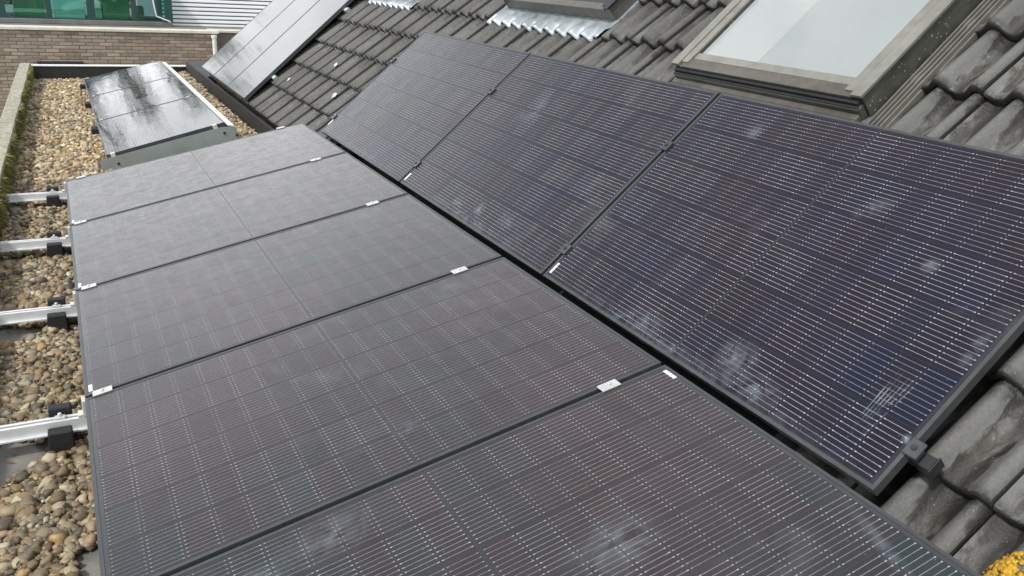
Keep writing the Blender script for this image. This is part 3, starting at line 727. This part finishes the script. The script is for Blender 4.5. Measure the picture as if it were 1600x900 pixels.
def bulk(name, parts, mat, smooth=True, **k):
    off = 0; V, Fc, Cl = [], [], []
    for (v, f, c) in parts: V.append(v); Fc.append(f+off); Cl.append(c); off += len(v)
    V, Fc, Cl = np.concatenate(V), np.concatenate(Fc), np.concatenate(Cl)
    me = bpy.data.meshes.new(name); me.vertices.add(len(V)); me.vertices.foreach_set('co', V.ravel().astype(np.float32))
    m = Fc.shape[1]; me.loops.add(Fc.size); me.loops.foreach_set('vertex_index', Fc.ravel().astype(np.int32))
    me.polygons.add(len(Fc)); me.polygons.foreach_set('loop_start', np.arange(0, Fc.size, m, dtype=np.int32))
    me.polygons.foreach_set('use_smooth', np.full(len(Fc), smooth)); me.update(calc_edges=True); me.validate()
    at = me.color_attributes.new('tint', 'FLOAT_COLOR', 'POINT')
    at.data.foreach_set('color', np.concatenate([Cl, np.ones((len(Cl), 1))], 1).ravel().astype(np.float32))
    me.materials.append(M[mat]); print(name, len(Fc)); return link(name, me, None, **k)
keep_left = lambda x, y: ~bare(x, y)  # tone per strip: nearer stones coloured darker as if shaded, far ones brighter
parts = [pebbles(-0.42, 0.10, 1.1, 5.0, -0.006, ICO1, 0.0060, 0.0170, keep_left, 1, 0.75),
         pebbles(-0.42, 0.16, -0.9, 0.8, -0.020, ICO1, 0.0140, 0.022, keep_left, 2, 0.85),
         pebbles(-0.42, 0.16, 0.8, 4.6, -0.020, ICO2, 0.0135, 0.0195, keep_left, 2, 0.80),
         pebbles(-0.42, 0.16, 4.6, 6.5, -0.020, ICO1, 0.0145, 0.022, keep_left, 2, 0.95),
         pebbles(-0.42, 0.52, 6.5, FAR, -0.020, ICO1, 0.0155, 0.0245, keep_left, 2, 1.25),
         pebbles(1.10, 1.72, 5.6, FAR, -0.020, ICO1, 0.0155, 0.025, None, 2, 1.1, 0.11),
         pebbles(0.52, 1.10, 11.6, FAR, -0.020, ICO1, 0.0170, 0.028),
         pebbles(0.16, 1.10, 5.75, 6.95, -0.020, ICO1, 0.0170, 0.028, None, 1)]
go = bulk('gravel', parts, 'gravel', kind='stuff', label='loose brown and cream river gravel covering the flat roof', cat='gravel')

# moss along the parapet and in the gravel
def tufts(n, place, col0, col1, hgt, wid):
    V = np.zeros((n*3, 3)); F = np.arange(n*3).reshape(-1, 3); C = np.zeros((n*3, 3))
    for i in range(n):
        b, d = place(); w = np.array([random.uniform(-1, 1), random.uniform(-1, 1), random.uniform(-0.4, 0.4)]); w /= np.linalg.norm(w)
        h = hgt*random.uniform(0.4, 1.3); V[3*i] = b - w*wid; V[3*i+1] = b + w*wid; V[3*i+2] = b + d*h
        t = random.random(); c = np.array(col0)*(1-t) + np.array(col1)*t; C[3*i:3*i+3] = c*random.uniform(0.7, 1.2)
    return V, F, C
clumps = [(random.uniform(4.4, 12.6), random.uniform(0.02, 0.19), random.uniform(0.05, 0.22)) for _ in range(60)]
def kerb_place():
    c = random.choice(clumps); y = random.gauss(c[0], c[2]*0.5); z = min(0.205, max(-0.015, random.gauss(c[1], 0.05)))
    return np.array([xin(y)+random.uniform(-0.004, 0.012), y, z]), np.array([random.uniform(0.4, 1.0), random.uniform(-0.5, 0.5), random.uniform(-1.0, 0.4)])
bulk('moss', [tufts(9000, kerb_place, (0.09, 0.11, 0.02), (0.33, 0.29, 0.09), 0.050, 0.006)], 'moss', False, kind='stuff', label='yellow-green moss hanging on the parapet inner face', cat='moss')

# dead leaf flakes on the gravel
lv, lf, lc_ = [], [], []
for i in range(260):
    yy = 1.2 + 11.2*random.random()**1.6; xx = xin(yy) + 0.03 + random.random()*0.34; zz = random.uniform(0.022, 0.032)
    a = random.random()*6.28; L_ = random.uniform(0.008, 0.022); W_ = L_*random.uniform(0.25, 0.5); t1 = random.uniform(-0.4, 0.4); b = len(lv)
    if bare(np.array([xx]), np.array([yy]))[0]: zz = -0.016
    for (p_, q_, h_) in ((-L_, 0, 0), (0, -W_, 0.003), (L_, 0, 0.002), (0, W_, -0.002)):
        lv.append((xx + p_*math.cos(a) - q_*math.sin(a), yy + p_*math.sin(a) + q_*math.cos(a), zz + h_ + t1*q_))
    lf += [(b, b+1, b+2), (b, b+2, b+3)]; c = random.choice([(0.11, 0.06, 0.025), (0.06, 0.04, 0.02), (0.16, 0.10, 0.04), (0.05, 0.055, 0.02)]); lc_ += [c]*4
bulk('leaf_litter', [(np.array(lv), np.array(lf), np.array(lc_))], 'moss', False, kind='stuff', label='brown dead leaf flakes scattered over the gravel', cat='leaf litter')

# ------------------------------------------------------------------ lichen on the tiles
def blob(r, thick, seed, n=14, heart=False):
    rr = random.Random(seed); vs_, fs = [], []
    rad = [r*(0.7+0.5*rr.random()) for _ in range(n)]
    if heart: rad = [r*(1.0 - 0.55*math.exp(-((i/n)/0.10)**2) - 0.55*math.exp(-((1-i/n)/0.10)**2)) for i in range(n)]
    for z, s in ((0, 1.0), (thick, 0.82)):
        for i in range(n): a = 2*math.pi*i/n; vs_.append((rad[i]*s*math.cos(a), rad[i]*s*math.sin(a), z))
    vs_.append((0, 0, thick*1.1)); c = 2*n
    for i in range(n): j = (i+1) % n; fs.append((i, j, n+j, n+i)); fs.append((n+i, n+j, c))
    return vs_, fs
def tile_h(u, v):
    w = (v-V0) % TW; s = (u-U0) % TC; return -0.166 + tprof(w) + 0.024*(1 - s/TC)+0.002
for i, (u, v, r) in enumerate([(0.28,7.74,.026),(0.62,6.97,.03),(0.57,7.3,.022),(0.35,6.35,.035),(0.86,6.63,.026),(0.92,6.24,.032),(0.89,7.2,.022),(0.82,7.53,.024),(0.76,7.92,.038),(0.12,6.9,.016),(0.20,7.4,.016),(1.22,6.3,.022)]):
    v_, f_ = blob(r, 0.006, i); link('lichen_patch', mesh_from('lichen_patch', v_, f_, 'lichen'), None, 'small whitish lichen spot on the tiles between two panel rows', 'lichen', 'whitish lichen spots on far tiles', None, ROOFM @ Matrix.Translation((u, v, tile_h(u, v))))
v_, f_ = blob(0.034, 0.006, 3, 22, True)
link('lichen_patch', mesh_from('lichen_patch', v_, f_, 'lichen'), None, 'heart-shaped cream lichen spot on tile beside the large roof window', 'lichen', None, None, ROOFM @ Matrix.Translation((1.50, 2.735, tile_h(1.50, 2.735)+0.004)) @ Matrix.Rotation(2.2, 4, 'Z'))
yl = []
for i in range(170):
    a, rr_ = random.random()*6.283, 0.062*random.random()**0.6; c = (0.035+rr_*math.cos(a), 0.075+rr_*math.sin(a)*0.8)
    s = random.uniform(0.003, 0.009); v = ICO1[0]*(1+rng.normal(0, 0.22, (12, 1)))*s*np.array([1.0, 1.0, 0.45])
    hh = tile_h(*c) + 0.008*(1-(rr_/0.062)**2)
    yl.append((np.array([RW(c[0]+q[0], c[1]+q[1], hh+q[2]) for q in v]), ICO1[1], np.tile((0.6, 0.4, 0.03), (12, 1))))
bulk('yellow_lichen', yl, 'yellow_lichen', label='bright yellow lichen cushion on dark tile beside the panel corner', cat='lichen')

# ------------------------------------------------------------------ smears on the panels
def smear(owner, base, u, v, lu, lv, rot, power=1.0, nu=8, nv=8):
    vs_, fs, ed = [], [], []
    for i in range(nu+1):
        for j in range(nv+1):
            a, b = i/nu*2-1, j/nv*2-1; vs_.append((a*lu/2, b*lv/2, 0)); ed.append(power*max(0.0, 1-math.sqrt(a*a+b*b)))
    for i in range(nu):
        for j in range(nv): q = i*(nv+1)+j; fs.append((q, q+nv+1, q+nv+2, q+1))
    me = mesh_from('smear', vs_, fs, 'smear'); at = me.attributes.new('edge', 'FLOAT', 'POINT'); at.data.foreach_set('value', ed)
    o = link('smear', me, owner); o.matrix_basis = owner.matrix_basis.inverted() @ base @ Matrix.Translation((u, v, 0.0002)) @ Matrix.Rotation(rot, 4, 'Z')
for (k, u, v, lu, lv, rot, pw) in ((1, .068, 3.14, .10, .14, .3, 1.2), (1, .11, 2.92, .11, .16, -.4, 1.2), (1, .13, 2.62, .14, .22, 0, .8), (1, .78, 3.25, .34, .14, .5, .9), (1, .70, 3.30, .12, .30, .2, .6),
        (0, .11, 1.01, .20, .18, .4, 1.3), (0, .07, .87, .11, .22, 0, 1.2), (0, .07, 1.45, .12, .26, 0, .9), (0, .80, 1.02, .10, .16, .8, .9), (0, .67, .71, .07, .07, 0, 1.0), (0, .47, .43, .16, .05, 0, 1.3), (0, .165, .405, .035, .04, 0, 2.2), (0, .98, 1.75, .12, .10, 0, .9)):
    smear(roof_row[k], ROOFM, u, v, lu, lv, rot, pw)
for k in range(3): smear(roof_row[k], ROOFM, .028, B0.y + k*1.742 + .86, .075, 1.9, 0, .85, 4, 16)
for q in range(6): smear(roof_row[0], ROOFM, .215 + .012*(q % 3), .498 + .011*q, .27 - .03*(q % 4), .007, -.08+.02*q, 1.9, 12, 2)
for (k, u, v, lu, lv, rot, pw) in ((1, .55, 1.20, .30, .10, 0, .0), (0, .55, 1.02, .34, .20, .2, .9), (0, 1.14, .56, .34, .24, .3, 1.0), (1, 1.42, 2.15, .26, .18, .6, .8), (3, 1.2, 4.2, .5, .25, .3, .6), (0, 1.63, .2, .05, .4, -.3, .9), (0, .36, .98, .2, .12, 0, .9), (1, .9, 1.35, .14, .08, .4, 1.0), (2, 1.15, 2.9, .3, .16, .2, .6)):
    if pw: smear(flat_row[k], AM, u, v, lu, lv, rot, pw)
# ------------------------------------------------------------------ trees beyond the neighbour (seen only mirrored in the glossy panels)
def tree(x, y, h, w, seed):
    r = random.Random(seed); t = thing('tree', 'dark slender tree standing beyond the neighbouring roofs', 'tree', Matrix.Translation((x, y, -5.6)), 'trees beyond the neighbouring roofs')
    tr = MB(); tr.cyl((0, 0, 0), (0.1, 0, h*0.5), 0.16, 8).cyl((0.1, 0, h*0.5), (0.0, 0.1, h*0.95), 0.08, 6)
    for k in range(9):
        z = h*(0.3+0.06*k); a = r.random()*6.28; tr.cyl((0.05, 0, z), (w*0.7*math.cos(a), w*0.7*math.sin(a), z+0.8), 0.035, 5)
    link('trunk', tr.mesh('trunk', 'wood'), t)
    cl = [(r.gauss(0, w*0.35), r.gauss(0, w*0.35), h*(0.28+0.70*r.random())) for _ in range(26)]
    def pl():
        c = r.choice(cl); f = max(0.25, 1.15 - c[2]/h)
        return np.array([c[0]*f*1.6 + r.gauss(0, 0.28), c[1]*f*1.6 + r.gauss(0, 0.28), c[2] + r.gauss(0, 0.35)]), np.array([r.uniform(-1, 1), r.uniform(-1, 1), r.uniform(-0.6, 0.8)])
    V, F, C = tufts(1800, pl, (0.030, 0.045, 0.015), (0.07, 0.085, 0.03), 0.22, 0.09)
    o = bulk('crown', [(V, F, C)], 'moss', False); o.parent = t
for i, (x, y, h, w) in enumerate([(-3.4, 31, 10.0, 0.55), (-1.0, 33, 11.2, 0.6), (0.7, 30, 10.0, 0.42), (2.4, 34, 11.3, 0.6), (4.4, 31, 10.1, 0.45), (7.0, 35, 11.6, 0.8)]): tree(x, y, h, w, i+40)

# ------------------------------------------------------------------ neighbouring brick building
WY = 17.0; ZT = 0.345
nb = thing('brick_building', 'low brown brick building with cream coping beyond the flat roof', 'building', Matrix.Translation((1, 20, -5.6)))
NBI = Matrix.Translation((-1, -20, 5.6))
def npart(o, par=None):
    o.parent = par or nb
    if par is None: o.matrix_parent_inverse = NBI
    return o
X0, X1 = -9.0, 2.86
wall = npart(MB().box(X0, X1, WY+0.012, WY+0.3, -5.59, ZT).box(X1, 9.5, WY+0.62, WY+0.9, -5.59, ZT-0.02).box(X1-0.25, X1, WY+0.301, WY+0.619, -5.59, ZT).obj('wall', 'mortar'))
bmesh_ = [MB().box(-0.105*s, 0.105*s, -0.006, 0.02, -0.025, 0.025).mesh('brick', 'brick', 0.003) for s in (1.0, 0.99)]
half = MB().box(-0.05, 0.05, -0.006, 0.02, -0.025, 0.025).mesh('brick', 'brick', 0.003)
nbk = 0; rv, rf = [], []
BL, BH = 0.2215, 0.0625
for r in range(0, 46):
    z = ZT - 0.045 - r*BH
    ncol = int((X1-X0)/BL)
    for c in range(ncol):
        x = X1 - BL*(c + 0.5 + 0.5*(r % 2)) - 0.003
        if x < X0 + 0.12: continue
        vis = (x > -1.15) and ((z > -0.42) or (x < -0.35 and z > -1.25))
        dy = random.uniform(-0.003, 0.003); dx = random.uniform(-0.003, 0.003)
        if vis and nbk < 300:
            o = link('brick', bmesh_[c % 2], wall); o.matrix_basis = Matrix.Translation((x+dx, WY+0.010+dy, z+random.uniform(-0.002, 0.002))); nbk += 1
        else:
            b = MB(); b.v, b.f = rv, rf; b.box(x-0.105+dx, x+0.105+dx, WY+0.004+dy, WY+0.03, z-0.025, z+0.025)
print('bricks', nbk)
link('further_bricks', mesh_from('further_bricks', rv, rf, 'brick'), wall, kind='stuff')
npart(MB().box(X0, X1+0.03, WY-0.03, WY+0.34, ZT+0.001, ZT+0.055).box(X1-0.05, X1+0.0295, WY+0.341, WY+0.56, ZT+0.001, ZT+0.05).box(X1-0.05, 9.5, WY+0.561, WY+0.95, ZT-0.019, ZT+0.03).obj('coping', 'cream', bevel=0.006))
npart(MB().box(X0, 12, WY+0.96, 26, ZT-0.3, ZT-0.04).box(X0, X1-0.26, WY+0.341, WY+0.955, ZT-0.3, ZT-0.04).obj('flat_roof', 'roofing'))
pipe = npart(MB().cyl((2.79, WY-0.07, -1.2), (2.79, WY-0.07, 0.31), 0.04, 14).cyl((2.79, WY-0.07, 0.27), (2.79, WY-0.07, 0.325), 0.052, 14).obj('downpipe', 'white_plastic', label='short white pipe on the brick wall'))
npart(MB().box(-0.30, 0.45, WY-0.06, WY-0.001, -0.245, -0.195).obj('ledge', 'black_metal', label='black strip low on the brick wall', bevel=0.004))

# ------------------------------------------------------------------ greenhouse on the neighbour's roof
GY = 19.25; GZ = ZT - 0.04
def gx(px): return -0.93 + px*0.01214
def gz(py): return 0.36 + (38-py)*0.0128
gh = thing('greenhouse', 'dark green glazed greenhouse on the brick building roof', 'greenhouse', Matrix.Translation((gx(130), GY+0.9, GZ)))
GI = gh.matrix_basis.inverted()
def gpart(o): o.parent = gh; o.matrix_parent_inverse = GI; return o
GT = 1.12
gpart(MB().box(gx(-60), gx(267), GY-0.05, GY+1.9, GZ+0.001, gz(35)).obj('base', 'roofing', bevel=0.01))
posts = [-58, 7, 76, 139, 206, 262]
for px in posts:
    w = 0.075 if px in (7, 262, 139) else 0.05
    gpart(MB().box(gx(px)-w, gx(px)+w, GY-0.03, GY+0.06, gz(35)+0.001, GT).obj('post', 'green_frame', bevel=0.006))
for px in (-58, 262):
    gpart(MB().box(gx(px)-0.05, gx(px)+0.05, GY+1.78, GY+1.87, gz(35)+0.001, GT).obj('post', 'green_frame', bevel=0.006))
gpart(MB().box(gx(-58)+0.05, gx(262)-0.05, GY-0.028, GY+0.058, GT-0.09, GT-0.002).obj('top_rail', 'green_frame'))
gpart(MB().box(gx(-58)+0.051, gx(262)-0.076, GY-0.02, GY+0.05, gz(35)+0.002, gz(33)).obj('bottom_rail', 'green_frame'))
for a, b in zip(posts[:-1], posts[1:]):
    gpart(MB().box(gx(a)+0.08, gx(b)-0.08, GY+0.010, GY+0.016, gz(33)+0.002, GT-0.092).obj('pane', 'green_pane'))
gpart(MB().box(gx(262)-0.01, gx(262)-0.004, GY+0.065, GY+1.775, gz(33), GT-0.05).obj('pane', 'green_pane'))
gpart(MB().prism([(gx(-60), GT+0.001), (gx(265), GT+0.001), (gx(265), GT+0.05), (gx(-60), GT+0.05)], GY-0.08, GY+1.95).obj('roof', 'green_frame'))
gpart(MB().cyl((gx(236), GY-0.06, gz(-10)), (gx(241), GY-0.06, gz(26)), 0.014, 8).cyl((gx(241), GY-0.06, gz(26)), (gx(263), GY-0.08, gz(34)), 0.014, 8).obj('pipe', 'white_plastic'))
def crate(name, px0, px1, py0, py1, y0, y1, mat, label, lidm=None):
    t = thing(name, label, 'box' if name != 'board_sheet' else 'board', Matrix.Translation((gx((px0+px1)/2), (y0+y1)/2, gz(py1))))
    I = t.matrix_basis.inverted()
    z0, z1 = gz(py1), gz(py0)
    o = link('body', MB().box(gx(px0), gx(px1), y0, y1, z0, z1).mesh('body', mat, 0.012), t); o.matrix_parent_inverse = I
    if lidm:
        o = link('trim', MB().box(gx(px0)-0.01, gx(px1)+0.01, y0-0.03, y0-0.001, z0+0.10, z0+0.17).mesh('trim', lidm, 0.005), t); o.matrix_parent_inverse = I
crate('storage_box', 24, 72, -17, 35, GY+0.35, GY+1.0, 'olive', 'olive box with cream trim behind green glass, left by post', 'cream')
crate('storage_box', 80, 130, -17, 35, GY+0.30, GY+0.9, 'teal', 'pale teal box with cream trim behind green glass', 'cream')
crate('storage_box', 158, 201, 1, 35, GY+0.40, GY+1.1, 'olive', 'olive box without trim behind green glass')
crate('storage_box', 146, 157, 20, 35, GY+0.40, GY+0.8, 'cream', 'small cream box behind green glass')
crate('storage_box', 208, 224, 13, 35, GY+0.30, GY+0.7, 'wood', 'small brown wooden box behind green glass')
crate('storage_box', 163, 199, -14, 0.9, GY+0.45, GY+1.0, 'cream', 'cream box stacked on the olive box')

# ------------------------------------------------------------------ clad building behind
cb = thing('clad_building', 'building clad in white horizontal boards with grey gaps', 'building', Matrix.Translation((6, 22, -5.6)))
CBI = cb.matrix_basis.inverted()
CYb = 19.7
core = link('wall', MB().box(gx(256), 14, CYb+0.02, 26, -5.59, 1.62).mesh('wall', 'gap_grey'), cb); core.matrix_parent_inverse = CBI
bd = MB().prism([(0, 0), (10.0, 0), (10.0, 0.012), (0, 0.012)], 0, 1)
for r in range(15):
    z = 0.285 + r*0.0865
    o = link('cladding_board', MB().box(gx(256)-0.01, 14, CYb-0.012, CYb+0.019, z, z+0.058).mesh('cladding_board', 'board', 0.006), cb); o.matrix_parent_inverse = CBI
